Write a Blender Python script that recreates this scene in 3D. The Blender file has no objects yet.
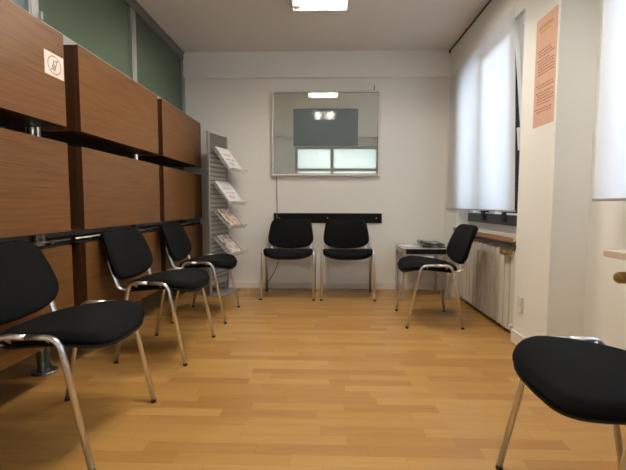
import bpy, bmesh, math, random
from mathutils import Vector, Matrix
random.seed(7)
PI = math.pi
scene = bpy.context.scene
COL = scene.collection

# ------------------------------------------------------------------ colours / materials
def lin(c):
    return tuple(((v/255)/12.92 if v/255 <= .04045 else ((v/255+.055)/1.055)**2.4) for v in c) + (1,)

def mat(name, rgb, rough=.5, metal=0, spec=.5, bump=0, bscale=60, vary=0, vscale=3, coat=0):
    m = bpy.data.materials.new(name); m.use_nodes = True
    nt = m.node_tree; b = nt.nodes['Principled BSDF']
    b.inputs['Base Color'].default_value = lin(rgb)
    b.inputs['Roughness'].default_value = rough
    b.inputs['Metallic'].default_value = metal
    b.inputs['Specular IOR Level'].default_value = spec
    b.inputs['Coat Weight'].default_value = coat
    tc = nt.nodes.new('ShaderNodeTexCoord')
    if vary:
        n = nt.nodes.new('ShaderNodeTexNoise'); n.inputs['Scale'].default_value = vscale; n.inputs['Detail'].default_value = 4
        r = nt.nodes.new('ShaderNodeValToRGB')
        a = lin(rgb)
        r.color_ramp.elements[0].position = .3; r.color_ramp.elements[1].position = .7
        r.color_ramp.elements[0].color = tuple(x*(1-vary) for x in a[:3])+(1,)
        r.color_ramp.elements[1].color = tuple(min(1, x*(1+vary)) for x in a[:3])+(1,)
        nt.links.new(tc.outputs['Object'], n.inputs['Vector'])
        nt.links.new(n.outputs['Fac'], r.inputs['Fac']); nt.links.new(r.outputs['Color'], b.inputs['Base Color'])
    if bump:
        n2 = nt.nodes.new('ShaderNodeTexNoise'); n2.inputs['Scale'].default_value = bscale; n2.inputs['Detail'].default_value = 5
        bp = nt.nodes.new('ShaderNodeBump'); bp.inputs['Strength'].default_value = bump; bp.inputs['Distance'].default_value = .002
        nt.links.new(tc.outputs['Object'], n2.inputs['Vector'])
        nt.links.new(n2.outputs['Fac'], bp.inputs['Height']); nt.links.new(bp.outputs['Normal'], b.inputs['Normal'])
    return m

M = {}
M['wall'] = mat('wall_paint', (238, 237, 230), .85, bump=.25, bscale=90, vary=.02, vscale=1.2)
M['wall_white'] = mat('wall_paint_white', (241, 241, 238), .8, bump=.2, bscale=90)
M['ceiling'] = mat('ceiling_paint', (226, 221, 213), .9, bump=.2, bscale=120, vary=.015, vscale=.8)
M['skirt'] = mat('skirting_paint', (232, 225, 214), .5)
M['black_fabric'] = mat('black_fabric', (22, 23, 24), .95, spec=.1, bump=.9, bscale=700, vary=.2, vscale=400)
M['black_plastic'] = mat('black_plastic', (20, 18, 17), .6, spec=.3)
M['chrome'] = mat('chrome', (225, 224, 224), .28, 1, bump=.04, bscale=30)
M['steel'] = mat('brushed_steel', (190, 190, 188), .35, 1, bump=.1, bscale=150)
M['alu'] = mat('aluminium_profile', (172, 174, 172), .45, .55, bump=.08, bscale=120)
M['alu_dark'] = mat('aluminium_rail', (128, 126, 120), .5, .5, bump=.08, bscale=120)
M['foot'] = mat('rubber_foot', (40, 36, 32), .7)
M['board'] = mat('black_board', (17, 15, 14), .8, spec=.2, bump=.3, bscale=80)
M['paper'] = mat('white_paper', (244, 242, 240), .75, vary=.03, vscale=20)
M['anthracite'] = mat('anthracite_frame', (48, 50, 56), .45, bump=.05, bscale=60)
M['white_pvc'] = mat('white_window_profile', (222, 222, 218), .35)
M['radiator'] = mat('radiator_enamel', (216, 211, 197), .65, vary=.02, vscale=10)
M['sill'] = mat('sill_laminate', (206, 190, 168), .35, vary=.04, vscale=8)
M['sill_edge'] = mat('sill_wood_edge', (150, 112, 78), .5, vary=.15, vscale=30)
M['brass'] = mat('aged_brass', (168, 142, 92), .35, .8, vary=.15, vscale=60)
M['grey_metal'] = mat('grey_lacquered_metal', (172, 170, 166), .4, .3, bump=.06, bscale=120)
M['dark_grey'] = mat('dark_grey_metal', (112, 108, 103), .5, .3)
M['table_top'] = mat('table_top_laminate', (196, 188, 180), .25, vary=.03, vscale=12)
M['socket'] = mat('socket_plastic', (214, 205, 188), .4)
M['louvre'] = mat('white_reflector', (225, 222, 214), .5)
M['white_plastic'] = mat('white_plastic', (240, 237, 230), .4)
M['mirror'] = mat('mirror_glass', (222, 232, 226), .015, .82)
M['screen'] = mat('dark_screen_glass', (112, 124, 128), .04, .25)
M['frame_cream'] = mat('cream_frame', (228, 227, 220), .4)
M['tarnish'] = mat('black_rail', (38, 36, 34), .5)
M['door_white'] = mat('door_lacquer', (226, 226, 220), .4)
M['dark_line'] = mat('rubber_gasket', (30, 28, 30), .7)

def wood(name, a, b_, axis_scale, rough=.42):
    m = bpy.data.materials.new(name); m.use_nodes = True
    nt = m.node_tree; b = nt.nodes['Principled BSDF']; b.inputs['Roughness'].default_value = rough
    b.inputs['Specular IOR Level'].default_value = .35
    tc = nt.nodes.new('ShaderNodeTexCoord'); mp = nt.nodes.new('ShaderNodeMapping')
    mp.inputs['Scale'].default_value = axis_scale
    n = nt.nodes.new('ShaderNodeTexNoise'); n.inputs['Scale'].default_value = 1; n.inputs['Detail'].default_value = 8; n.inputs['Roughness'].default_value = .62
    oi = nt.nodes.new('ShaderNodeObjectInfo')
    ad = nt.nodes.new('ShaderNodeVectorMath'); ad.operation = 'ADD'
    r = nt.nodes.new('ShaderNodeValToRGB')
    r.color_ramp.elements[0].position = .32; r.color_ramp.elements[1].position = .68
    r.color_ramp.elements[0].color = lin(a); r.color_ramp.elements[1].color = lin(b_)
    bp = nt.nodes.new('ShaderNodeBump'); bp.inputs['Strength'].default_value = .15; bp.inputs['Distance'].default_value = .001
    L = nt.links.new
    L(tc.outputs['Object'], mp.inputs['Vector']); L(mp.outputs['Vector'], ad.inputs[0]); L(oi.outputs['Location'], ad.inputs[1])
    L(ad.outputs['Vector'], n.inputs['Vector']); L(n.outputs['Fac'], r.inputs['Fac']); L(r.outputs['Color'], b.inputs['Base Color'])
    L(n.outputs['Fac'], bp.inputs['Height']); L(bp.outputs['Normal'], b.inputs['Normal'])
    return m
M['veneer'] = wood('oak_veneer', (90, 58, 28), (120, 80, 39), (8, 4.0, 170))
M['veneer_side'] = wood('oak_veneer_edge', (66, 38, 21), (88, 54, 30), (60, 60, 3))

M['darkened_wall'] = wood('darkened_wall', (40, 27, 18), (58, 40, 27), (60, 3, 6))  # dark colour stands in for the shade seen through the cabinet gaps
def floor_mat():
    m = bpy.data.materials.new('laminate_parquet'); m.use_nodes = True
    nt = m.node_tree; b = nt.nodes['Principled BSDF']
    L = nt.links.new
    tc = nt.nodes.new('ShaderNodeTexCoord')
    # three-strip boards laid across the room
    sep = nt.nodes.new('ShaderNodeSeparateXYZ'); L(tc.outputs['Object'], sep.inputs[0])
    def mth(op, a, b2=None):
        n = nt.nodes.new('ShaderNodeMath'); n.operation = op
        if isinstance(a, (int, float)): n.inputs[0].default_value = a
        else: L(a, n.inputs[0])
        if b2 is not None:
            if isinstance(b2, (int, float)): n.inputs[1].default_value = b2
            else: L(b2, n.inputs[1])
        return n.outputs[0]
    SW, SL = .066, .42
    row = mth('FLOOR', mth('DIVIDE', sep.outputs['Y'], SW))
    wn = nt.nodes.new('ShaderNodeTexWhiteNoise'); wn.noise_dimensions = '1D'; L(row, wn.inputs['W'])
    xs = mth('ADD', mth('DIVIDE', sep.outputs['X'], SL), mth('MULTIPLY', wn.outputs['Value'], 7.3))
    cell = mth('FLOOR', xs)
    cb = nt.nodes.new('ShaderNodeCombineXYZ'); L(row, cb.inputs[0]); L(cell, cb.inputs[1])
    wn2 = nt.nodes.new('ShaderNodeTexWhiteNoise'); wn2.noise_dimensions = '3D'; L(cb.outputs[0], wn2.inputs['Vector'])
    # grain
    mp = nt.nodes.new('ShaderNodeMapping'); mp.inputs['Scale'].default_value = (3.2, 42, 1)
    off = nt.nodes.new('ShaderNodeVectorMath'); off.operation = 'ADD'
    sc = nt.nodes.new('ShaderNodeVectorMath'); sc.operation = 'SCALE'; sc.inputs['Scale'].default_value = 9; L(wn2.outputs['Color'], sc.inputs[0])
    L(tc.outputs['Object'], mp.inputs['Vector']); L(mp.outputs['Vector'], off.inputs[0]); L(sc.outputs[0], off.inputs[1])
    n = nt.nodes.new('ShaderNodeTexNoise'); n.inputs['Scale'].default_value = 1; n.inputs['Detail'].default_value = 7; n.inputs['Roughness'].default_value = .6
    L(off.outputs[0], n.inputs['Vector'])
    fac = mth('ADD', mth('MULTIPLY', wn2.outputs['Value'], .50), mth('MULTIPLY', n.outputs['Fac'], .60))
    r = nt.nodes.new('ShaderNodeValToRGB')
    e = r.color_ramp.elements
    e[0].position = .12; e[0].color = lin((162, 112, 56)); e[1].position = .95; e[1].color = lin((200, 158, 94))
    k = e.new(.5); k.color = lin((182, 136, 73))
    L(fac, r.inputs['Fac'])
    # joints
    fy = mth('FRACT', mth('DIVIDE', sep.outputs['Y'], SW)); fx = mth('FRACT', xs)
    jy = mth('LESS_THAN', fy, .02); jx = mth('LESS_THAN', fx, .005)
    j = mth('MAXIMUM', jy, jx)
    mx = nt.nodes.new('ShaderNodeMix'); mx.data_type = 'RGBA'
    L(mth('MULTIPLY', j, .3), mx.inputs[0]); L(r.outputs['Color'], mx.inputs[6]); mx.inputs[7].default_value = lin((120, 74, 34))
    L(mx.outputs[2], b.inputs['Base Color'])
    b.inputs['Roughness'].default_value = .3
    rr = mth('ADD', .24, mth('MULTIPLY', n.outputs['Fac'], .14)); L(rr, b.inputs['Roughness'])
    b.inputs['Specular IOR Level'].default_value = .45
    return m
M['floor'] = floor_mat()

def translucent(name, rgb, t=.5, see=0.0, rough=.9):
    m = bpy.data.materials.new(name); m.use_nodes = True
    nt = m.node_tree; nt.nodes.remove(nt.nodes['Principled BSDF'])
    out = nt.nodes['Material Output']
    d = nt.nodes.new('ShaderNodeBsdfDiffuse'); tr = nt.nodes.new('ShaderNodeBsdfTranslucent')
    d.inputs['Color'].default_value = lin(rgb); tr.inputs['Color'].default_value = lin(rgb)
    mx = nt.nodes.new('ShaderNodeMixShader'); mx.inputs[0].default_value = t
    nt.links.new(d.outputs[0], mx.inputs[1]); nt.links.new(tr.outputs[0], mx.inputs[2])
    tc = nt.nodes.new('ShaderNodeTexCoord'); wv = nt.nodes.new('ShaderNodeTexNoise'); wv.inputs['Scale'].default_value = 300
    bp = nt.nodes.new('ShaderNodeBump'); bp.inputs['Strength'].default_value = .1
    nt.links.new(tc.outputs['Object'], wv.inputs['Vector']); nt.links.new(wv.outputs['Fac'], bp.inputs['Height']); nt.links.new(bp.outputs[0], d.inputs['Normal'])
    last = mx
    if see:
        tp = nt.nodes.new('ShaderNodeBsdfTransparent'); m2 = nt.nodes.new('ShaderNodeMixShader'); m2.inputs[0].default_value = see
        nt.links.new(mx.outputs[0], m2.inputs[1]); nt.links.new(tp.outputs[0], m2.inputs[2]); last = m2
    nt.links.new(last.outputs[0], out.inputs['Surface'])
    return m
M['blind'] = translucent('blind_fabric', (232, 233, 235), .55, .10)
def frosted(name, rgb, t, glossy=.08):
    m = translucent(name, rgb, t)
    nt = m.node_tree; out = nt.nodes['Material Output']; src = out.inputs['Surface'].links[0].from_socket
    g = nt.nodes.new('ShaderNodeBsdfGlossy'); g.inputs['Roughness'].default_value = .12
    mx = nt.nodes.new('ShaderNodeMixShader'); mx.inputs[0].default_value = glossy
    nt.links.new(src, mx.inputs[1]); nt.links.new(g.outputs[0], mx.inputs[2]); nt.links.new(mx.outputs[0], out.inputs['Surface'])
    return m
M['green_glass'] = frosted('green_frosted_glass', (98, 114, 97), .2)
M['rear_glass'] = frosted('milky_glass', (238, 240, 236), .7)
M['pale_glass'] = frosted('pale_frosted_glass', (176, 190, 196), .6)

def clear(name, tint=(245, 248, 248), fac=.12):
    m = bpy.data.materials.new(name); m.use_nodes = True
    nt = m.node_tree; nt.nodes.remove(nt.nodes['Principled BSDF'])
    tp = nt.nodes.new('ShaderNodeBsdfTransparent'); tp.inputs[0].default_value = lin(tint)
    g = nt.nodes.new('ShaderNodeBsdfGlossy'); g.inputs['Roughness'].default_value = .03
    fr = nt.nodes.new('ShaderNodeLayerWeight'); fr.inputs['Blend'].default_value = fac
    mx = nt.nodes.new('ShaderNodeMixShader')
    nt.links.new(fr.outputs['Fresnel'], mx.inputs[0]); nt.links.new(tp.outputs[0], mx.inputs[1]); nt.links.new(g.outputs[0], mx.inputs[2])
    nt.links.new(mx.outputs[0], nt.nodes['Material Output'].inputs['Surface'])
    return m
M['glass'] = clear('window_glass')
M['acrylic'] = translucent('clear_acrylic', (238, 238, 236), .5, .72)

def emit(name, rgb, s):
    m = bpy.data.materials.new(name); m.use_nodes = True
    nt = m.node_tree; nt.nodes.remove(nt.nodes['Principled BSDF'])
    e = nt.nodes.new('ShaderNodeEmission'); e.inputs[0].default_value = lin(rgb); e.inputs[1].default_value = s
    nt.links.new(e.outputs[0], nt.nodes['Material Output'].inputs['Surface'])
    return m
M['lamp'] = emit('fluorescent_tube', (255, 246, 233), 132)

def printed(name, base, inks, scale, thresh=.5):
    """paper with a printed picture: blotches of a few inks"""
    m = bpy.data.materials.new(name); m.use_nodes = True
    nt = m.node_tree; b = nt.nodes['Principled BSDF']; b.inputs['Roughness'].default_value = .5
    tc = nt.nodes.new('ShaderNodeTexCoord'); n = nt.nodes.new('ShaderNodeTexNoise'); n.inputs['Scale'].default_value = scale; n.inputs['Detail'].default_value = 2
    r = nt.nodes.new('ShaderNodeValToRGB'); e = r.color_ramp.elements
    e[0].position = .35; e[0].color = lin(inks[0]); e[1].position = thresh+.12; e[1].color = lin(base)
    k = e.new(thresh-.03); k.color = lin(inks[1])
    nt.links.new(tc.outputs['Object'], n.inputs['Vector']); nt.links.new(n.outputs['Fac'], r.inputs['Fac']); nt.links.new(r.outputs['Color'], b.inputs['Base Color'])
    return m
M['photo_orange'] = printed('leaflet_orange_photo', (236, 230, 224), ((150, 88, 52), (214, 146, 100)), 20, .46)
M['photo_red'] = printed('leaflet_red_print', (232, 222, 216), ((186, 140, 130), (214, 188, 180)), 30, .45)
M['photo_grey'] = printed('leaflet_grey_print', (234, 228, 222), ((150, 128, 116), (200, 182, 168)), 22, .44)
M['mag_grey'] = printed('magazine_cover_grey', (176, 172, 170), ((50, 50, 54), (120, 116, 116)), 14)
M['mag_dark'] = printed('magazine_cover_dark', (84, 80, 80), ((26, 26, 30), (52, 50, 54)), 14)
M['notice'] = mat('salmon_paper', (214, 172, 148), .7, vary=.03, vscale=12)
M['notice_gold'] = mat('ochre_print', (196, 150, 96), .7)
M['ink'] = mat('brown_ink', (158, 112, 98), .8)
M['sign_white'] = mat('sticker_white', (236, 226, 214), .5)
M['sign_ring'] = mat('sticker_orange', (196, 142, 112), .5)
M['sign_dark'] = mat('sticker_dark', (112, 88, 70), .5)

# ------------------------------------------------------------------ object helpers
def link(o, parent=None):
    COL.objects.link(o)
    if parent is not None: o.parent = parent
    return o
def obj(name, bm, m, parent=None, smooth=False, bevel=0, origin=None):
    me = bpy.data.meshes.new(name)
    bmesh.ops.recalc_face_normals(bm, faces=bm.faces)
    if origin is not None:
        bmesh.ops.translate(bm, verts=bm.verts, vec=-Vector(origin))
    bm.to_mesh(me); bm.free()
    mats = m if isinstance(m, (list, tuple)) else [m]
    for x in mats: me.materials.append(M[x])
    if smooth:
        for p in me.polygons: p.use_smooth = True
    o = bpy.data.objects.new(name, me); link(o, parent)
    if origin is not None: o.location = origin
    if bevel:
        md = o.modifiers.new('bevel', 'BEVEL'); md.width = bevel; md.segments = 2; md.limit_method = 'ANGLE'
    return o
def thing(name, label, cat, loc=(0, 0, 0), rz=0, group=None):
    o = bpy.data.objects.new(name, None); o.empty_display_size = .1; link(o)
    o.location = loc; o.rotation_euler = (0, 0, rz)
    return tag(o, label, cat, group)
def tag(o, label=None, cat=None, group=None, kind=None):
    if label: o['label'] = label
    if cat: o['category'] = cat
    if group: o['group'] = group
    if kind: o['kind'] = kind
    return o
def struct(name, bm, m, parent=None, **k):
    o = obj(name, bm, m, parent, **k)
    if parent is None: o['kind'] = 'structure'
    return o
def box(bm, x0, x1, y0, y1, z0, z1, mi=0, M4=None):
    vs = [bm.verts.new(Vector(p) if M4 is None else M4 @ Vector(p)) for p in
          [(x0,y0,z0),(x1,y0,z0),(x1,y1,z0),(x0,y1,z0),(x0,y0,z1),(x1,y0,z1),(x1,y1,z1),(x0,y1,z1)]]
    for f in [(0,3,2,1),(4,5,6,7),(0,1,5,4),(1,2,6,5),(2,3,7,6),(3,0,4,7)]:
        fc = bm.faces.new([vs[i] for i in f]); fc.material_index = mi
    return vs
def B(*bx):
    bm = bmesh.new()
    for b in bx: box(bm, *b)
    return bm
def catmull(pts, n=6):
    P = [Vector(p) for p in pts]; out = []
    for i in range(len(P)-1):
        p0 = P[max(i-1, 0)]; p1 = P[i]; p2 = P[i+1]; p3 = P[min(i+2, len(P)-1)]
        for k in range(n):
            t = k/n
            out.append(.5*((2*p1)+(-p0+p2)*t+(2*p0-5*p1+4*p2-p3)*t*t+(-p0+3*p1-3*p2+p3)*t**3))
    out.append(P[-1]); return out
def fillet(pts, r, n=5):
    """polyline with rounded corners"""
    P = [Vector(p) for p in pts]; out = [P[0]]
    for i in range(1, len(P)-1):
        a = (P[i-1]-P[i]); b = (P[i+1]-P[i]); rr = min(r, a.length*.45, b.length*.45)
        A = P[i]+a.normalized()*rr; Bp = P[i]+b.normalized()*rr
        for k in range(n+1):
            t = k/n
            out.append((1-t)**2*A+2*t*(1-t)*P[i]+t*t*Bp)
    out.append(P[-1]); return out
def sweep(bm, pts, ra, rb=None, seg=12, ref=(0, 1, 0), mi=0, caps=True):
    """oval tube; ra is the half-width along ref, rb across"""
    if rb is None: rb = ra
    P = [Vector(p) for p in pts]; ref = Vector(ref); rings = []
    for i, p in enumerate(P):
        t = (P[min(i+1, len(P)-1)]-P[max(i-1, 0)]).normalized()
        a = ref - t*ref.dot(t)
        if a.length < 1e-4: a = Vector((1, 0, 0)) - t*t.x
        a.normalize(); b = t.cross(a)
        rings.append([bm.verts.new(p+a*math.cos(2*PI*k/seg)*ra+b*math.sin(2*PI*k/seg)*rb) for k in range(seg)])
    for r0, r1 in zip(rings, rings[1:]):
        for k in range(seg):
            f = bm.faces.new([r0[k], r0[(k+1) % seg], r1[(k+1) % seg], r1[k]]); f.material_index = mi
    if caps:
        bm.faces.new(rings[0]).material_index = mi; bm.faces.new(rings[-1][::-1]).material_index = mi
    return rings
def tube(pts, ra, rb=None, seg=12, ref=(0, 1, 0)):
    bm = bmesh.new(); sweep(bm, pts, ra, rb, seg, ref); return bm
def lathe(prof, seg=24, axis='Z', at=(0, 0, 0)):
    bm = bmesh.new(); rings = []
    for r, h in prof:
        rg = []
        for k in range(seg):
            a = 2*PI*k/seg
            p = (r*math.cos(a), r*math.sin(a), h)
            if axis == 'Y': p = (p[0], p[2], p[1])
            if axis == 'X': p = (p[2], p[0], p[1])
            rg.append(bm.verts.new(Vector(p)+Vector(at)))
        rings.append(rg)
    for a, b in zip(rings, rings[1:]):
        for k in range(seg): bm.faces.new([a[k], a[(k+1) % seg], b[(k+1) % seg], b[k]])
    bm.faces.new(rings[0]); bm.faces.new(rings[-1])
    return bm
def copy_tree(o, parent=None):
    c = o.copy(); COL.objects.link(c)
    if parent is not None: c.parent = parent
    for ch in list(o.children): copy_tree(ch, c)
    return c

# ------------------------------------------------------------------ room
YB, ZC = 4.47, 2.51
XR, XP = 1.27, -1.54          # right wall face, axis of the left partition
YK = -1.1                     # wall behind the viewer

struct('floor', B((-4.2, 1.75, YK-.1, YB+.1, -.1, 0)), 'floor')
struct('ceiling', B((-4.2, 1.75, YK-.1, YB+.1, ZC, ZC+.1)), 'ceiling')
struct('wall_far', B((-4.2, 1.75, YB, YB+.12, 0, ZC)), 'wall')
struct('trim_1', B((XP+.03, XR, YB-.055, YB-.0005, 2.245, ZC-.0005)), 'wall_white')
struct('baseboard_far', B((-4.0, XR-.001, YB-.014, YB-.0005, 0.0005, .068)), 'skirt', bevel=.003)
struct('wall_other_room', B((-4.2, -4.08, YK, YB, 0, ZC)), 'darkened_wall')
struct('wall_left', B((XP-.06, XP+.06, YK, .98, 0, ZC)), 'wall_white')
# right wall with its two window openings
W1 = (2.80, 4.07); W2 = (.35, 2.02)
ZS, ZL = .70, 2.18
bm = B((XR, 1.60, W1[1], YB, 0, ZC),                         # far corner
       (XR, 1.60, W1[0]-.02, W1[1], ZL, ZC),                 # lintel
       (1.40, 1.60, W1[0]-.02, W1[1], 0, ZS-.03))            # parapet behind the radiator
struct('wall_right', bm, 'wall')
struct('wall_right_pillar', B((XR-.004, 1.60, 2.36, 2.78, 0, ZC)), 'wall')
XW = 1.47
bm = B((XW, 1.62, W2[1], 2.359, 0, ZC), (XW, 1.62, W2[0], W2[1], ZL, ZC), (XW+.02, 1.62, W2[0], W2[1], 0, ZS-.03),
       (XW, 1.62, YK, W2[0], 0, ZC))
struct('wall_right_near', bm, 'wall')
struct('baseboard_right', B((XR-.018, XR-.0045, 2.36, 2.78, 0.0005, .085), (XR-.018, XW, 2.346, 2.3595, .0005, .085)), 'skirt', bevel=.003)
# wall behind the viewer, seen in the mirror, with a doorway and a glazed strip
WX0, WX1, WZ0, WZ1 = -.75, 1.25, .95, 2.30
bm = B((-4.2, WX0, YK-.1, YK, 0, ZC), (WX0, WX1, YK-.1, YK, WZ1, ZC), (WX0, WX1, YK-.1, YK, 0, WZ0), (WX1, XW, YK-.1, YK, 0, ZC))
struct('wall_near', bm, 'wall_white')
t = tag(thing('window_3', None, None, (0, YK-.05, 0)), kind='structure')
obj('window_frame', B((WX0, WX0+.06, -.03, .03, WZ0, WZ1), (WX1-.06, WX1, -.03, .03, WZ0, WZ1), (WX0+.06, WX1-.06, -.03, .03, WZ1-.06, WZ1), (WX0+.06, WX1-.06, -.03, .03, WZ0, WZ0+.06),
    (.10, .17, -.03, .03, WZ0+.06, WZ1-.06), (.17, WX1-.06, -.03, .03, 1.72, 1.78), (WX0+.06, .10, -.03, .03, 1.72, 1.78)), 'grey_metal', t, bevel=.002)
obj('pane', B((WX0+.06, .10, -.005, .005, WZ0+.06, 1.72)), 'rear_glass', t)
obj('pane', B((.17, WX1-.06, -.005, .005, WZ0+.06, 1.72)), 'rear_glass', t)
obj('pane', B((WX0+.06, .10, -.005, .005, 1.78, WZ1-.06)), 'rear_glass', t)
obj('pane', B((.17, WX1-.06, -.005, .005, 1.78, WZ1-.06)), 'rear_glass', t)

# ------------------------------------------------------------------ left glass partition above the cabinets
t = tag(thing('wall_left_glazing', None, None, (XP, 0, 0)), kind='structure')
obj('ceiling_rail', B((-.035, .035, .98, YB-.001, ZC-.075, ZC-.0005), (-.045, .045, .98, YB-.001, ZC-.02, ZC-.0006)), 'alu_dark', t, bevel=.002)
obj('bottom_rail', B((-.03, .03, .98, YB-.001, 1.80, 1.888)), 'alu', t, bevel=.002)
for y0, y1 in ((2.125, 2.20), (3.26, 3.335), (4.415, YB-.001)):
    obj('mullion', B((-.028, .028, y0, y1, 1.888, ZC-.075), (-.034, .034, y0+.012, y0+.02, 1.888, ZC-.075)), 'alu', t, bevel=.002)
obj('green_pane', B((-.006, .006, 2.20, 3.26, 1.888, ZC-.075)), 'green_glass', t)
obj('green_pane', B((-.006, .006, 3.335, 4.415, 1.888, ZC-.075)), 'green_glass', t)
o = obj('pale_pane', B((-.006, .006, .98, 2.125, 1.888, ZC-.075)), 'pale_glass', t); o['label'] = 'pale translucent glass pane'
obj('glazing_clip', B((.03, .045, 2.195, 2.207, 1.885, 1.925)), 'alu', t)

# steel posts of the partition
post_labels = ['round steel post standing between the first and second cabinet columns',
               'round steel post standing between the second and third cabinet columns',
               'round steel post at the far end of the cabinets by the wall']
proto = None
for i, y in enumerate((2.155, 3.295, 4.405)):
    if proto is None:
        r = thing('support_post', post_labels[0], 'post', (XP, y, 0), group='steel posts carrying the wooden cabinets')
        bm = bmesh.new()
        sweep(bm, [(0, -.024, .012), (0, -.024, 1.80)], .021, seg=16, ref=(1, 0, 0))
        sweep(bm, [(0, .024, .012), (0, .024, 1.80)], .021, seg=16, ref=(1, 0, 0))
        obj('twin_tube', bm, 'steel', r, smooth=True)
        obj('floor_plate', lathe([(.062, .0005), (.064, .004), (.06, .011), (.03, .014)]), 'steel', r, smooth=False)
        for z in (.742, 1.268):
            obj('clamp', B((-.024, .024, -.047, .047, z-.005, z+.005)), 'steel', r, bevel=.002)
        proto = r
    else:
        r = copy_tree(proto); r.location = (XP, y, 0); r['label'] = post_labels[i]

# ------------------------------------------------------------------ wooden cabinets, three columns by three rows
XF = -1.33
cols = [(1.06, 2.107, 'nearest'), (2.232, 3.272, 'middle'), (3.362, 4.39, 'farthest')]
rows = [(1.312, 1.768, 'top'), (.778, 1.229, 'middle'), (.235, .705, 'bottom')]
for (y0, y1, cn) in cols:
    for (z0, z1, rn) in rows:
        lab = {('nearest','top'): 'oak veneered wall cabinet with the round prohibition sticker on it',
               ('middle','top'): 'oak cabinet in the top row right of the cabinet with the sticker',
               ('farthest','top'): 'oak cabinet in the top row closest to the far white wall',
               ('nearest','middle'): 'oak cabinet directly below the cabinet carrying the sticker',
               ('middle','middle'): 'oak cabinet in the middle row and middle column, above the second black chair',
               ('farthest','middle'): 'oak cabinet in the middle row closest to the far white wall',
               ('nearest','bottom'): 'oak cabinet in the bottom row mostly hidden behind the nearest black chair',
               ('middle','bottom'): 'oak cabinet in the bottom row behind the second chair along the partition',
               ('farthest','bottom'): 'oak cabinet in the bottom row behind the chair nearest the leaflet rack'}[(cn, rn)]
        w, h, d = y1-y0, z1-z0, .42
        t = thing('wall_cabinet', lab, 'cabinet', (XF, y0, z0), group='oak cabinets hung on the partition posts')
        # carcass leaves a notch at each end for the post
        bm = B((-d, -.024, .0, w, 0, h))
        obj('carcass', bm, 'veneer_side', t, bevel=.0015)
        fp = obj('front_panel', B((-.022, 0, -.0, w, 0, h)), ['veneer_side', 'veneer'], t)
        for p in fp.data.polygons:
            if abs(p.normal.x) > .9: p.material_index = 1

# glass magazine shelves in the lower gap
for i, (y0, y1, cn) in enumerate(cols):
    t = thing('magazine_shelf', ['narrow dark shelf with steel rail behind the nearest black chair',
                                 'narrow dark shelf with steel rail between the middle column cabinets',
                                 'narrow dark shelf with steel rail between the cabinets nearest the far wall'][i], 'shelf',
              (XF, y0, .705), group='narrow shelves in the lower cabinet gap')
    w = y1-y0
    obj('shelf_plate', B((-.13, -.030, -.040, w+.040, .0006, .012)), 'board', t, bevel=.002)
    obj('rail', tube([(-.032, -.038, .026), (-.032, w+.038, .026)], .006, seg=10, ref=(1, 0, 0)), 'steel', t, smooth=True)
    for yy in (.10, w-.112): obj('rail_end', B((-.042, -.028, yy, yy+.012, .012, .030)), 'chrome', t)
mags = [(1.30, .24, 'mag_dark', 'dark magazine lying on the shelf behind the nearest chair'),
        (1.66, .3, 'mag_grey', 'grey covered magazine lying on the shelf left of the first seam'),
        (2.36, .26, 'mag_dark', 'dark magazine on the shelf just right of the first seam'),
        (2.80, .3, 'mag_grey', 'grey magazine on the shelf above the second chair back')]
for y, l, m, lab in mags:
    o = obj('magazine', B((-1.459, -1.368, y, y+l, .7175, .728)), m, bevel=.001); tag(o, lab, 'magazine', 'magazines on the narrow partition shelves')

# round sticker sign
t = thing('prohibition_sticker', 'small square white sticker with round crossed-out phone symbol on oak cabinet', 'sign', (XF+.0005, 2.027, 1.592))
obj('backing', B((0, .0015, -.071, .071, -.055, .055)), 'sign_white', t)
def ring(r0, r1, x, seg=40):
    bm = bmesh.new(); a = []; b = []
    for k in range(seg):
        c, s = math.cos(2*PI*k/seg), math.sin(2*PI*k/seg)
        a.append(bm.verts.new((x, r0*c*1.15, r0*s))); b.append(bm.verts.new((x, r1*c*1.15, r1*s)))
    for k in range(seg): bm.faces.new([a[k], a[(k+1) % seg], b[(k+1) % seg], b[k]])
    return bm
bm = ring(.039, .045, .002)
Rm = Matrix.Rotation(math.radians(45), 4, 'X')
box(bm, .0018, .0022, -.042, .042, -.0025, .0025, M4=Rm)
obj('ring', bm, 'sign_ring', t)
Rp = Matrix.Rotation(math.radians(-22), 4, 'X')
bm = bmesh.new()
box(bm, .0017, .002, -.013, .013, -.026, .022, M4=Rp); box(bm, .0017, .002, .006, .011, .022, .034, M4=Rp)
obj('phone_symbol', bm, 'sign_dark', t)
bm = bmesh.new()
box(bm, .0021, .0024, -.009, .009, .004, .017, M4=Rp)
for i in range(3):
    for j in range(3): box(bm, .0021, .0024, -.009+j*.0065, -.005+j*.0065, -.022+i*.008, -.018+i*.008, M4=Rp)
obj('phone_keys', bm, 'sign_white', t)

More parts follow.
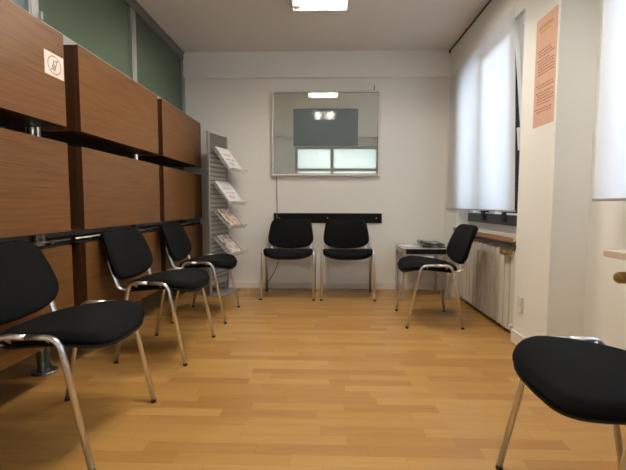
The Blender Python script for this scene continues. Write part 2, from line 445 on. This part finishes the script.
# ------------------------------------------------------------------ visitor chair
def pad(outline, height, thick, rings_n=9, seg=56, roll=.018):
    """closed upholstered pad: outline(theta)->(u,v), height(u,v)->z of the top surface"""
    bm = bmesh.new(); top = []; 
    prof = [(i/rings_n*.93, 0) for i in range(1, rings_n+1)]
    prof += [(.955, -.0035), (.975, -.009), (.99, -.017), (1.0, -.5*thick-.004), (.99, -thick+.010), (.97, -thick+.003), (.93, -thick)]
    prof += [(s, -thick) for s in (.75, .5, .25)]
    c0 = bm.verts.new((0.03, 0, height(0.03, 0))); rings = []
    for s, dz in prof:
        rg = []
        for k in range(seg):
            u, v = outline(2*PI*k/seg); u = .03+(u-.03)*s; v = v*s
            rg.append(bm.verts.new((u, v, height(u, v)+dz)))
        rings.append(rg)
    for k in range(seg): bm.faces.new([c0, rings[0][k], rings[0][(k+1) % seg]])
    for a, b in zip(rings, rings[1:]):
        for k in range(seg): bm.faces.new([a[k], b[k], b[(k+1) % seg], a[(k+1) % seg]])
    c1 = bm.verts.new((0.03, 0, height(0.03, 0)-thick))
    for k in range(seg): bm.faces.new([c1, rings[-1][(k+1) % seg], rings[-1][k]])
    return bm
def sgn(x, e): return math.copysign(abs(x)**e, x)
def seat_outline(th, grow=0):
    c, s = math.cos(th), math.sin(th)
    fe = c > 0
    u = .012+(.214+grow)*sgn(c, .50 if fe else .62); v = (.246+grow)*sgn(s, .48 if fe else .56)
    # narrower towards the back, gently rounded front
    v *= 1-.13*max(0, (.12-u)/.33)**1.3
    if u > .1: v *= 1-.07*((u-.1)/.14)**2.0
    return u, v
def seat_h(u, v):
    z = .484 + .004*(v/.24)**2
    if u > .09: z -= .052*((u-.09)/.155)**2.0*(1-.30*(v/.24)**2)
    if u < .06: z -= .034*((.06-u)/.27)**1.1
    return z
BT = math.radians(20)
def back_pt(v, h, n):
    """v across, h up along the backrest, n towards the sitter"""
    u0, z0 = -.228, .476
    n2 = n + .030*(v/.235)**2 + .012*math.sin(h/.32*PI)
    return Vector((u0 - h*math.sin(BT) + n2*math.cos(BT), v, z0 + h*math.cos(BT) + n2*math.sin(BT)))
def back_outline(th, grow=0):
    c, s = math.cos(th), math.sin(th)
    ex = .32 if s > 0 else .44
    hh = sgn(s, ex)*(.150+grow) + .152
    vv = sgn(c, ex)*(.245+grow)
    vv *= 1-.15*max(0, (hh-.04)/.26)**1.1
    if hh < .15: hh -= .022*(1-(vv/.245)**2)*((.15-hh)/.15)
    return vv, hh
def back_pad(n_front, n_back, grow=0, seg=56, rnd=.014):
    bm = bmesh.new(); T = n_front-n_back
    prof = [(i/8*.92, n_front) for i in range(1, 9)] + [(.955, n_front-.003), (.98, n_front-.009), (1, n_front-T*.5), (.985, n_back+.006), (.95, n_back+.001)] + [(s, n_back) for s in (.8, .55, .3)]
    rings = []; c0 = bm.verts.new(back_pt(0, .152, n_front))
    for s, n in prof:
        rg = []
        for k in range(seg):
            v, h = back_outline(2*PI*k/seg, grow)
            rg.append(bm.verts.new(back_pt(v*s, .152+(h-.152)*s, n)))
        rings.append(rg)
    for k in range(seg): bm.faces.new([c0, rings[0][k], rings[0][(k+1) % seg]])
    for a, b in zip(rings, rings[1:]):
        for k in range(seg): bm.faces.new([a[k], b[k], b[(k+1) % seg], a[(k+1) % seg]])
    c1 = bm.verts.new(back_pt(0, .152, n_back))
    for k in range(seg): bm.faces.new([c1, rings[-1][(k+1) % seg], rings[-1][k]])
    return bm
def make_chair():
    t = thing('visitor_chair', 'x', 'chair', group='black visitor chairs with chrome frames')
    s = obj('seat', pad(seat_outline, seat_h, .043), 'black_fabric', t, smooth=True)
    obj('seat_shell', pad(lambda th: seat_outline(th, -.004), lambda u, v: seat_h(u, v)-.037, .016), 'black_plastic', s, smooth=True)
    b = obj('backrest', back_pad(.018, -.012), 'black_fabric', t, smooth=True)
    obj('back_shell', back_pad(-.008, -.024, -.004), 'black_plastic', b, smooth=True)
    for sv in (-1, 1):
        full = fillet([(.205, sv*.255, .012), (.1065, sv*.250, .470), (-.1175, sv*.250, .470), (-.205, sv*.255, .012)], .05, 7)
        half = len(full)//2
        mid = (full[half-1]+full[half])/2
        f = obj('leg', tube(full[:half]+[mid], .0125, .0100, 14), 'chrome', t, smooth=True)
        r = obj('leg', tube([mid]+full[half:], .0125, .0100, 14), 'chrome', t, smooth=True)
        for par, u in ((f, .205), (r, -.205)):
            d = Vector((math.copysign(.09, u)*.2, 0, -.9)).normalized()
            p = Vector((u, sv*.255, .0))
            obj('foot_cap', tube([p+Vector((0, 0, .0006)), p+Vector((0, 0, .006)), p+Vector((-math.copysign(.002, u), 0, .013))], .0140, .0116, 14), 'foot', par, smooth=False)
        # bracket carrying the backrest
        br = catmull([(.02, sv*.150, .424), (-.11, sv*.165, .418), (-.175, sv*.188, .419), (-.208, sv*.200, .436), (-.222, sv*.203, .475), (-.243, sv*.203, .53), (-.262, sv*.200, .585)], 6)
        o = obj('back_bracket', tube(br, .0160, .0065, 12), 'chrome', t, smooth=True)
    for u in (.060, -.085):
        obj('cross_bar', tube(fillet([(u, -.250, .470), (u, -.215, .440), (u, -.17, .424), (u, .17, .424), (u, .215, .440), (u, .250, .470)], .03), .0085, seg=12, ref=(1, 0, 0)), 'chrome', t, smooth=True)
    return t
chair = make_chair()
chairs = [  # x, y, heading of the front
    (-.3706, 4.105, -PI/2, 'left of the two black chairs against the far wall under the mirror'),
    (.2119, 4.105, -PI/2, 'right of the two black chairs against the far wall under the mirror'),
    (-1.003, 1.580, 0, 'black chair nearest the viewer on the left, cropped by the picture edge'),
    (-.9926, 2.537, math.radians(-2.8), 'black chair in the middle of the three along the oak cabinets'),
    (-.9803, 3.359, math.radians(.5), 'black chair beside the leaflet rack, farthest of three along the cabinets'),
    (.8155, 3.293, math.radians(179), 'black chair seen from the side next to the radiator and low table'),
    (.8028, 1.134, math.radians(177.8), 'black chair at the bottom right whose backrest is out of view')]
for i, (x, y, a, lab) in enumerate(chairs):
    c = chair if i == 0 else copy_tree(chair)
    c.location = (x, y, 0); c.rotation_euler = (0, 0, a); c['label'] = lab

# ------------------------------------------------------------------ mirror display on the far wall
t = thing('framed_mirror_display', 'large framed mirror with dark rectangular screen set in it on far wall', 'mirror', (-.009, YB-.004, 1.225))
W_, H_, D_ = .571, .886, .05
fw_ = .02
obj('frame', B((-W_, -W_+fw_, -D_, 0, 0, H_), (W_-fw_, W_, -D_, 0, 0, H_), (-W_+fw_, W_-fw_, -D_, 0, 0, fw_), (-W_+fw_, W_-fw_, -D_, 0, H_-fw_, H_)), 'frame_cream', t, bevel=.003)
obj('mirror_panel', B((-W_+fw_, W_-fw_, -D_+.010, -.002, fw_, H_-fw_)), 'mirror', t)
obj('inner_edge', B((-W_+fw_, -W_+fw_+.004, -D_+.004, -D_+.0098, fw_, H_-fw_), (W_-fw_-.004, W_-fw_, -D_+.004, -D_+.0098, fw_, H_-fw_), (-W_+fw_, W_-fw_, -D_+.004, -D_+.0098, fw_, fw_+.004), (-W_+fw_, W_-fw_, -D_+.004, -D_+.0098, H_-fw_-.004, H_-fw_)), 'dark_grey', t)
obj('screen', B((-.343, .341, -D_+.0075, -D_+.0096, .312, .698)), 'screen', t)
o = obj('hanging_hook', tube(fillet([(.50, YB-.012, 2.113), (.50, YB-.012, 2.165), (.50, YB-.001, 2.165)], .006), .004, seg=8, ref=(1, 0, 0)), 'tarnish'); tag(o, 'small dark hook sticking up above the mirror at its right corner', 'hook')
# cable
cb = catmull([(-.535, YB-.012, 1.224), (-.534, YB-.008, 1.05), (-.531, YB-.012, .88), (-.530, YB-.026, .79), (-.527, YB-.026, .74), (-.515, YB-.01, .62), (-.508, YB-.01, .42), (-.53, YB-.012, .26), (-.60, YB-.02, .12), (-.63, YB-.022, .08)], 6)
tag(obj('power_cable', tube(cb, .004, seg=8, ref=(1, 0, 0)), 'alu_dark', smooth=True), 'thin grey cable hanging from the mirror frame down the far wall', 'cable')
# wall board
t = thing('wall_board', 'black horizontal buffer board fixed to far wall behind the two chairs', 'board', (.015, YB-.001, .722))
obj('plank', B((-.583, .583, -.016, 0, 0, .104)), 'board', t, bevel=.002)
for x in (-.52, .0, .525):
    obj('screw', lathe([(.0065, -.0175), (.005, -.0195)], 12, 'Y', (x, 0, .052)), 'chrome', t)

# ------------------------------------------------------------------ leaflet rack
t = thing('leaflet_rack', 'grey metal leaflet stand with four sloping acrylic trays in the far left corner', 'display rack', (-1.15, 4.03, 0))
ev = Vector((.243, .970, 0)).normalized(); nv = Vector((ev.y, -ev.x, 0))
R4 = Matrix(((ev.x, nv.x, 0, 0), (ev.y, nv.y, 0, 0), (0, 0, 1, 0), (0, 0, 0, 1)))   # local: x along the panel, y outwards
def LB(*bx):
    bm = bmesh.new()
    for b in bx: box(bm, *b, M4=R4)
    return bm
obj('base_plate', LB((.0, .415, -.105, .135, .0006, .012)), 'grey_metal', t, bevel=.003)
obj('side_post', LB((0, .022, -.018, .006, .012, 1.63)), 'alu', t, bevel=.003)
obj('side_post', LB((.375, .397, -.018, .006, .012, 1.63)), 'alu', t, bevel=.003)
obj('back_panel', LB((.022, .375, -.02, -.008, .10, 1.62)), 'grey_metal', t)
obj('header_plate', LB((.022, .375, -.008, .004, 1.47, 1.62)), 'dark_grey', t, bevel=.001)
slots = [(.022, .375, -.008, .002, z, z+.012) for z in [.16+.045*k for k in range(29)]]
obj('slat_ribs', LB(*slots), 'alu_dark', t)
def slope_quad(u0, u1, n0, z0, n1, z1, th, lip=0):
    bm = bmesh.new()
    d = Vector((0, n1-n0, z1-z0)); nn = Vector((0, -d.z, d.y)).normalized()
    if nn.z < 0: nn = -nn
    pr = [Vector((0, n0, z0)), Vector((0, n1, z1)), Vector((0, n1, z1))+nn*th, Vector((0, n0, z0))+nn*th]
    a = [bm.verts.new(R4 @ (p+Vector((u0, 0, 0)))) for p in pr]; b = [bm.verts.new(R4 @ (p+Vector((u1, 0, 0)))) for p in pr]
    bm.faces.new(a); bm.faces.new(b[::-1])
    for k in range(4): bm.faces.new([a[k], b[k], b[(k+1) % 4], a[(k+1) % 4]])
    if lip:
        p = Vector((0, n1, z1)); q = p+nn*lip
        for y_off in (0, .003):
            pass
        vs = [R4 @ Vector((u0, p.y, p.z)), R4 @ Vector((u1, p.y, p.z)), R4 @ Vector((u1, q.y, q.z)), R4 @ Vector((u0, q.y, q.z))]
        off = R4.to_3x3() @ (d.normalized()*.003)
        A = [bm.verts.new(v) for v in vs]; C_ = [bm.verts.new(v+off) for v in vs]
        bm.faces.new(A); bm.faces.new(C_[::-1])
        for k in range(4): bm.faces.new([A[k], C_[k], C_[(k+1) % 4], A[(k+1) % 4]])
    return bm
trays = [(1.485, 1.275, .085, .365, 'paper'), (1.145, .945, .075, .365, 'paper'), (.865, .705, .10, .33, 'photo_orange'), (.595, .43, .10, .31, 'photo_grey')]
tl = ['white leaflets in the topmost tray of the rack', 'white leaflets in the second tray from the top of the rack',
      'leaflet with orange photo in the third tray of the rack', 'greyish leaflets in the lowest tray of the rack, above the chair seat']
for k, (zt, zb, u0, u1, mm) in enumerate(trays):
    tr = obj('tray', slope_quad(.04, .385, .012, zt-.01, .200, zb-.03, .003, lip=.045), 'acrylic', t)
    obj('tray_bracket', LB((.19, .21, .0, .03, zt-.06, zt-.02)), 'grey_metal', tr)
    lf = slope_quad(u0, u1, .025, zt, .180, zb, .010)
    lo = obj('leaflet_stack', lf, mm); lo.location = (-1.15, 4.03, 0)
    tag(lo, tl[k], 'leaflets', 'leaflets in the rack trays')
    if k < 2:
        zz = [(.30, .42, .15, .75), (.55, .62, .15, .85), (.70, .86, .2, .6)]
        bm = bmesh.new()
        for a_, b_, c_, d_ in zz:
            q = slope_quad(u0+(u1-u0)*c_, u0+(u1-u0)*d_, .025+.155*a_, zt+(zb-zt)*a_, .025+.155*b_, zt+(zb-zt)*b_, .0105)
            me = bpy.data.meshes.new('tmp'); q.to_mesh(me); q.free(); bm.from_mesh(me); bpy.data.meshes.remove(me)
        obj('print', bm, 'photo_red', lo)

# ------------------------------------------------------------------ low table with magazines
t = thing('side_table', 'low square table with metal frame in the far right corner', 'table', (.965, 4.20, 0))
TX, TY, TZ = .222, .215, .497
obj('table_top', B((-TX, TX, -TY+.0155, TY, TZ-.016, TZ), (-TX, TX, -TY, -TY+.0154, TZ-.0055, TZ)), 'table_top', t, bevel=.002)
obj('apron', B((-TX+.03, TX-.03, -TY+.001, -TY+.015, TZ-.055, TZ-.006)), 'board', t)
obj('apron', B((-TX+.03, TX-.03, TY-.015, TY-.001, TZ-.055, TZ-.0165)), 'board', t)
obj('frame_rail', B((-TX+.002, -TX+.024, -TY+.03, TY-.03, TZ-.045, TZ-.0165), (TX-.024, TX-.002, -TY+.03, TY-.03, TZ-.045, TZ-.0165),
                    (-TX+.03, TX-.03, -TY+.002, -TY+.018, TZ-.068, TZ-.0555)), 'grey_metal', t, bevel=.002)
for sx in (-1, 1):
    for sy in (-1, 1):
        x, y = sx*(TX-.014), sy*(TY-.014)
        obj('leg', B((x-.012, x+.012, y-.012, y+.012, .001, TZ-.0165)), 'grey_metal', t, bevel=.002)
def bent_sheet(w, d, th, curl, rot, loc, m, name, lab, cat, grp):
    bm = bmesh.new(); n = 12; T_ = []; Bo = []
    for i in range(n+1):
        x = -w/2+w*i/n; z = curl*((i/n-.5)*2)**2 if curl > 0 else -curl*(max(0, 1-i/n*2.2))**2
        T_.append([bm.verts.new((x, y, z+th)) for y in (-d/2, d/2)]); Bo.append([bm.verts.new((x, y, z)) for y in (-d/2, d/2)])
    for i in range(n):
        bm.faces.new([T_[i][0], T_[i+1][0], T_[i+1][1], T_[i][1]]); bm.faces.new([Bo[i][0], Bo[i][1], Bo[i+1][1], Bo[i+1][0]])
        bm.faces.new([T_[i][0], Bo[i][0], Bo[i+1][0], T_[i+1][0]]); bm.faces.new([T_[i][1], T_[i+1][1], Bo[i+1][1], Bo[i][1]])
    bm.faces.new([T_[0][0], T_[0][1], Bo[0][1], Bo[0][0]]); bm.faces.new([T_[n][0], Bo[n][0], Bo[n][1], T_[n][1]])
    o = obj(name, bm, m, smooth=False); o.location = loc; o.rotation_euler = (0, 0, rot)
    return tag(o, lab, cat, grp)
z = TZ+.0006
for k, (w_, d_, th, rot, mm, lab) in enumerate([
        (.21, .29, .010, .02, 'mag_dark', 'dark magazine at the bottom of the pile on the low table'),
        (.21, .29, .009, -.01, 'mag_grey', 'grey magazine second from bottom of the pile on the low table'),
        (.21, .28, .010, .02, 'mag_dark', 'dark magazine with curled-up edge third in the pile on the table'),
        (.20, .28, .008, -.01, 'mag_grey', 'grey magazine lying on top of the pile on the low table')]):
    bent_sheet(w_, d_, th, -.018, rot, (1.062-.002*k, 4.195+.003*k, z+.0125*k), mm, 'magazine', lab, 'magazine', 'magazines piled on the low table')
bent_sheet(.148, .21, .002, 0, .2, (.855, 4.27, z), 'paper', 'leaflet', 'white leaflet lying flat on the left of the low table', 'leaflet', None)

# ------------------------------------------------------------------ right wall windows
t = tag(thing('window_1', None, None, (1.40, 0, 0)), kind='structure')
y0, y1 = W1
ym = 3.50
obj('window_frame', B((0, .07, y0-.02, y0+.045, ZS, ZL), (0, .07, y1-.05, y1, ZS, ZL), (0, .07, y0+.045, y1-.05, ZL-.06, ZL), (0, .07, y0+.045, y1-.05, ZS, .765),
                      (0, .07, ym-.03, ym+.03, .765, ZL-.06)), 'white_pvc', t, bevel=.003)
o = obj('bottom_profile', B((-.035, .065, y0+.0, y1-.045, .765, .842)), 'anthracite', t, bevel=.004); o['label'] = 'dark grey lower frame profile'
obj('lintel_glare_cover', B((-.105, .0, y0-.019, y1-.001, ZL-.055, ZL-.0005)), 'white_pvc', t, bevel=.003)  # added filler box hiding the brightly lit lintel underside
# fixed far sash
f = obj('sash', B((-.01, .05, ym+.031, ym+.075, .844, ZL-.062), (-.01, .05, y1-.10, y1-.051, .844, ZL-.062), (-.01, .05, ym+.075, y1-.10, .844, .852), (-.01, .05, ym+.075, y1-.10, ZL-.11, ZL-.062)), 'white_pvc', t, bevel=.003)
obj('pane', B((.015, .025, ym+.075, y1-.10, .852, ZL-.11)), 'glass', f)
# tilted near sash: hinged along its lower edge, leaning into the room
hh = ZL-.07-.846
Tm = Matrix.Rotation(math.radians(-5.6), 4, 'Y')
def tb(*bx):
    bm = bmesh.new()
    for b in bx: box(bm, *b, M4=Tm)
    return bm
a, b = y0+.03, ym-.032
s = obj('tilted_sash', tb((-.03, .03, a, a+.06, 0, hh), (-.03, .03, b-.06, b, 0, hh), (-.03, .03, a+.06, b-.06, 0, .008), (-.03, .03, a+.06, b-.06, hh-.06, hh)), 'white_pvc', t, bevel=.003)
s.location = (.0, 0, .846)
obj('pane', tb((-.004, .004, a+.06, b-.06, .008, hh-.06)), 'glass', s)
obj('gasket', tb((.031, .036, a-.004, a+.004, .02, hh-.01)), 'dark_line', s)
obj('handle', tb((-.048, -.031, a+.022, a+.038, .55, .60), (-.062, -.048, a+.020, a+.040, .45, .60)), 'white_plastic', s, bevel=.003)
for yy in (3.20, 3.62):
    obj('hinge', B((-.05, -.0355, yy-.03, yy+.03, .79, .866)), 'dark_line', t, bevel=.003)
t = tag(thing('window_sill_trim_1', None, None, (0, 0, 0)), kind='structure'); t.name = 'trim_2'
obj('sill_board', B((1.248, 1.399, y0-.018, y1-.001, .672, ZS-.0005)), 'sill', t, bevel=.002)
obj('sill_edge', B((1.240, 1.2475, y0-.018, y1-.001, .668, ZS-.0005)), 'sill_edge', t)

t = tag(thing('window_2', None, None, (1.52, 0, 0)), kind='structure')
y0, y1 = W2
obj('window_frame', B((0, .07, y0, y0+.05, ZS, ZL), (0, .07, y1-.05, y1, ZS, ZL), (0, .07, y0+.05, y1-.05, ZL-.06, ZL), (0, .07, y0+.05, y1-.05, ZS, .765), (0, .07, 1.15, 1.21, .765, ZL-.06)), 'white_pvc', t, bevel=.003)
obj('pane', B((.03, .04, y0+.05, 1.15, .765, ZL-.06)), 'glass', t); obj('pane', B((.03, .04, 1.21, y1-.05, .765, ZL-.06)), 'glass', t)
t = tag(thing('trim_3', None, None, (0, 0, 0)), kind='structure')
obj('sill_board', B((1.275, 1.519, y0+.002, 1.93, .685, ZS+.015)), 'sill', t, bevel=.004)

def blind(name, lab, X, ya, yb, zt, zb, near_top=0):
    t = thing(name, lab, 'blind', (X, (ya+yb)/2, zb), group='white roller blinds in the windows')
    bm = bmesh.new(); ny, nz = 36, 16; g = []
    L_ = yb-ya
    for i in range(ny+1):
        s_ = i/ny; col = []
        for j in range(nz+1):
            q = j/nz
            dx = near_top*(q**1.2)*(1-s_)**1.1
            dx += -.0022*math.sin(s_*38)*(1-.3*q)
            col.append(bm.verts.new((dx, -L_/2+L_*s_, q*(zt-zb))))
        g.append(col)
    for i in range(ny):
        for j in range(nz): bm.faces.new([g[i][j], g[i+1][j], g[i+1][j+1], g[i][j+1]])
    obj('fabric', bm, 'blind', t, smooth=True)
    obj('bottom_bar', B((-.006, .006, -L_/2-.004, L_/2+.004, -.012, .001)), 'grey_metal', t, bevel=.003)
    return t, L_
t, L_ = blind('roller_blind', 'long translucent white blind over the far window above the radiator', 1.252, 2.79, 4.335, ZL+.02, .884, -.045)
t, L_ = blind('roller_blind', 'translucent white blind at the right edge of the picture above a sill', 1.300, .42, 2.06, ZL+.02, .950)
obj('headrail', B((-.014, .03, -L_/2, L_/2, ZL+.02-.946, ZL+.05-.946)), 'white_pvc', t, bevel=.003)
# curtain rail at the ceiling edge
t = thing('curtain_rail', 'thin dark rail along the ceiling edge above the far window', 'rail', (1.262, 0, ZC-.012))
obj('rod', B((-.006, .006, 2.40, YB-.075, -.008, .0)), 'tarnish', t)
obj('end_cap', B((-.009, .0075, YB-.075, YB-.062, -.024, .004)), 'tarnish', t)
obj('rail_bracket', B((-.004, .004, 2.9, 2.92, .0, .0115), (-.004, .004, 3.9, 3.92, .0, .0115)), 'tarnish', t)

# ------------------------------------------------------------------ radiator
t = thing('radiator', 'cream ribbed radiator below the far window', 'radiator', (1.335, 2.82, 0))
n = 14; pitch = .0885
me_proto = None
for k in range(n):
    if me_proto is None:
        bm = bmesh.new()
        box(bm, -.050, -.024, .003, .0745, .045, .60); box(bm, -.030, .03, .030, .046, .06, .595); box(bm, .03, .045, .006, .070, .045, .60)
        sweep(bm, [(-.04, .038, .60), (-.02, .038, .614), (.02, .038, .614), (.04, .038, .60)], .030, .010, 10, (0, 1, 0))
        sweep(bm, [(-.04, .038, .045), (-.02, .038, .035), (.02, .038, .035), (.04, .038, .045)], .030, .010, 10, (0, 1, 0))
        o = obj('section', bm, 'radiator', t, bevel=.006); me_proto = o
    else:
        o = me_proto.copy(); COL.objects.link(o); o.parent = t
    o.location = (0, k*pitch, 0)
obj('connecting_pipe', tube([(0, .01, .10), (0, n*pitch-.01, .10)], .012, seg=10, ref=(1, 0, 0)), 'radiator', t, smooth=True)
obj('connecting_pipe', tube([(0, .01, .56), (0, n*pitch-.01, .56)], .012, seg=10, ref=(1, 0, 0)), 'radiator', t, smooth=True)
obj('wall_bracket', B((.046, .064, .25, .28, .12, .5), (.046, .064, .95, .98, .12, .5)), 'radiator', t)
for yy in (.20, 1.02): obj('foot', B((-.02, .02, yy, yy+.02, .0006, .026)), 'dark_grey', t)
t2 = obj('heat_meter', B((-.074, -.0505, .592, .636, .450, .545)), 'white_plastic', t, bevel=.004); t2['label'] = 'small white heat meter'
t2 = obj('thermostat_valve', lathe([(.012, .0), (.014, .02), (.022, .022), (.024, .05), (.022, .085), (.014, .095)], 20, 'Y', (-.078, .06, .588)), 'brass', t, smooth=False)
obj('valve_stem', tube(fillet([(-.02, .045, .588), (-.078, .045, .588), (-.078, .07, .588)], .01), .009, seg=10, ref=(0, 0, 1)), 'brass', t2, smooth=True)
obj('return_valve', lathe([(.014, -.072), (.016, -.06), (.016, -.048)], 16, 'X', (0, .012, .085)), 'white_plastic', t)

t = thing('thermostat_knob', 'brass coloured radiator thermostat under the sill at the right edge', 'valve', (1.315, 1.845, .60))
obj('dial', lathe([(.018, .0), (.023, -.006), (.024, -.03), (.024, -.06), (.019, -.075), (.010, -.078)][::-1], 24, 'X', (.04, 0, 0)), 'brass', t, smooth=False)
obj('grip_ribs', B(*[(-.025, .03, -.002+.0235*math.cos(a), .002+.0235*math.cos(a), -.002+.0235*math.sin(a), .002+.0235*math.sin(a)) for a in [k*2*PI/14 for k in range(14)]]), 'brass', t)
obj('pipe', tube(fillet([(.035, 0, 0), (.085, 0, 0), (.085, 0, -.595)], .02), .009, seg=10, ref=(0, 1, 0)), 'brass', t, smooth=True)

# double socket on the pillar
t = thing('wall_socket', 'white double socket low on the pillar above the skirting', 'socket', (XR-.0045, 2.672, .275))
obj('plate', B((-.012, 0, -.030, .030, -.052, .052)), 'socket', t, bevel=.003)
for z in (-.026, .026):
    r_ = obj('socket_insert', lathe([(.022, -.0125), (.020, -.0135), (.018, -.008)], 24, 'X', (0, 0, z)), 'skirt', t)
    obj('plug_hole', B((-.0086, -.0078, -.012, -.008, z-.002, z+.002), (-.0086, -.0078, .008, .012, z-.002, z+.002)), 'foot', r_)

# salmon notice on the pillar
t = thing('paper_notice', 'tall salmon coloured paper notice taped on the pillar', 'notice', (XR-.0045, 2.50, 1.70))
HW, HH = .115, .315
obj('sheet', B((-.0012, 0, -HW, HW, -HH, HH)), 'notice', t)
# y increases away from the viewer, so the text starts at +y
def line(z, a, b, h=.0035):
    box(bm, -.0018, -.0013, b, a, z-h, z+h)
blocks = [(.125, 3), (.07, 6), (-.075, 2), (-.12, 5), (-.215, 2)]
for z0_, k in blocks:
    bm = bmesh.new()
    for j in range(k):
        z = z0_-j*.0165
        x = HW-.022 - (.018 if j else 0)
        end = x-random.uniform(.13, .185)
        while x > end:
            w = random.uniform(.010, .026); line(z, x, max(x-w, -HW+.014), .0036); x -= w+.006
            if x < -HW+.02: break
    obj('text_paragraph', bm, 'ink', t)
bm = bmesh.new(); line(.258, HW-.03, -HW+.045, .009); line(.232, HW-.05, -HW+.07, .005)
obj('heading', bm, 'notice_gold', t)

# ------------------------------------------------------------------ ceiling lamps
def lamp(y0, y1, lab):
    t = thing('ceiling_light', lab, 'lamp', (-.056, (y0+y1)/2, ZC), group='fluorescent ceiling lights')
    w, l, d = .2225, (y1-y0)/2, .052
    obj('housing', B((-w, -w+.012, -l, l, -d, -.0005), (w-.012, w, -l, l, -d, -.0005), (-w+.012, w-.012, -l, -l+.012, -d, -.0005), (-w+.012, w-.012, l-.012, l, -d, -.0005), (-w+.012, w-.012, -l+.012, l-.012, -.008, -.0005)), 'grey_metal', t, bevel=.002)
    obj('dim_side_cover', B((-w+.0125, -w+.068, -l+.0125, l-.0125, -d+.0155, -.0098)), 'grey_metal', t)  # added grey box standing in for the lamp's darker left side
    for x in (-.085, .115):
        obj('tube', tube([(x, -l+.03, -.0225), (x, l-.03, -.0225)], .012, seg=14, ref=(1, 0, 0)), 'lamp', t, smooth=True)
    bm = bmesh.new()
    k = 0; y = -l+.05
    while y < l-.04:
        box(bm, -w+.013, w-.013, y-.001, y+.001, -d+.001, -d+.0145); y += .045
    box(bm, -.003, .003, -l+.013, l-.013, -d+.001, -d+.0145)
    obj('louvre', bm, 'louvre', t)
    obj('reflector', B((-w+.0125, w-.0125, -l+.0125, l-.0125, -.0095, -.0085)), 'louvre', t)
    return t
lamp(2.74, 3.415, 'louvred fluorescent ceiling light at the top of the picture')
lamp(1.20, 1.875, 'louvred ceiling light seen only as a reflection in the dark screen')

# ------------------------------------------------------------------ daylight, added fill and world
w = bpy.data.worlds.new('world'); scene.world = w; w.use_nodes = True
bg = w.node_tree.nodes['Background']; bg.inputs[0].default_value = lin((214, 228, 255)); bg.inputs[1].default_value = 1.0
def area(name, loc, rot, sx, sy, power, col):
    l = bpy.data.lights.new(name, 'AREA'); l.shape = 'RECTANGLE'; l.size = sx; l.size_y = sy; l.energy = power; l.color = col
    o = bpy.data.objects.new(name, l); link(o); o.location = loc; o.rotation_euler = rot
    return o
DAY = (.80, .89, 1.0)
area('daylight_far_window', (1.75, 3.43, 1.55), (0, math.radians(90), 0), 1.5, 1.3, 6.2, DAY)
area('daylight_near_window', (1.68, 1.2, 1.6), (0, math.radians(90), 0), 1.5, 1.6, 9, DAY)
area('daylight_rear_window', (.25, YK-.3, 1.62), (math.radians(90), 0, 0), 1.9, 1.3, 12, (1, .98, .95))
area('other_room_fill', (-2.9, 1.8, ZC-.05), (0, 0, 0), 1.0, 2.0, 1.5, (.95, .95, 1))  # added fill with no fixture, lights the unseen space behind the partition

# ------------------------------------------------------------------ camera
cam = bpy.data.cameras.new('camera'); co = bpy.data.objects.new('camera', cam); link(co)
F = 412.72
cam.sensor_width = 36; cam.sensor_fit = 'HORIZONTAL'; cam.lens = F/626*36
cam.clip_start = .05
pitch, yaw, roll = math.radians(4.2232), math.radians(-1.8128), math.radians(.138)
cp, sp, cy, sy = math.cos(pitch), math.sin(pitch), math.cos(yaw), math.sin(yaw)
fw = Vector((sy*cp, cy*cp, -sp)); rt = Vector((cy, -sy, 0)); up = rt.cross(fw)
cr, sr = math.cos(roll), math.sin(roll)
rt, up = cr*rt+sr*up, -sr*rt+cr*up
co.matrix_world = Matrix(((rt.x, up.x, -fw.x, 0), (rt.y, up.y, -fw.y, 0), (rt.z, up.z, -fw.z, .9188), (0, 0, 0, 1)))
scene.camera = co

vs = scene.view_settings
vs.view_transform = 'Standard'; vs.look = 'None'; vs.exposure = .86; vs.gamma = 1; vs.use_curve_mapping = False
scene.display_settings.display_device = 'sRGB'
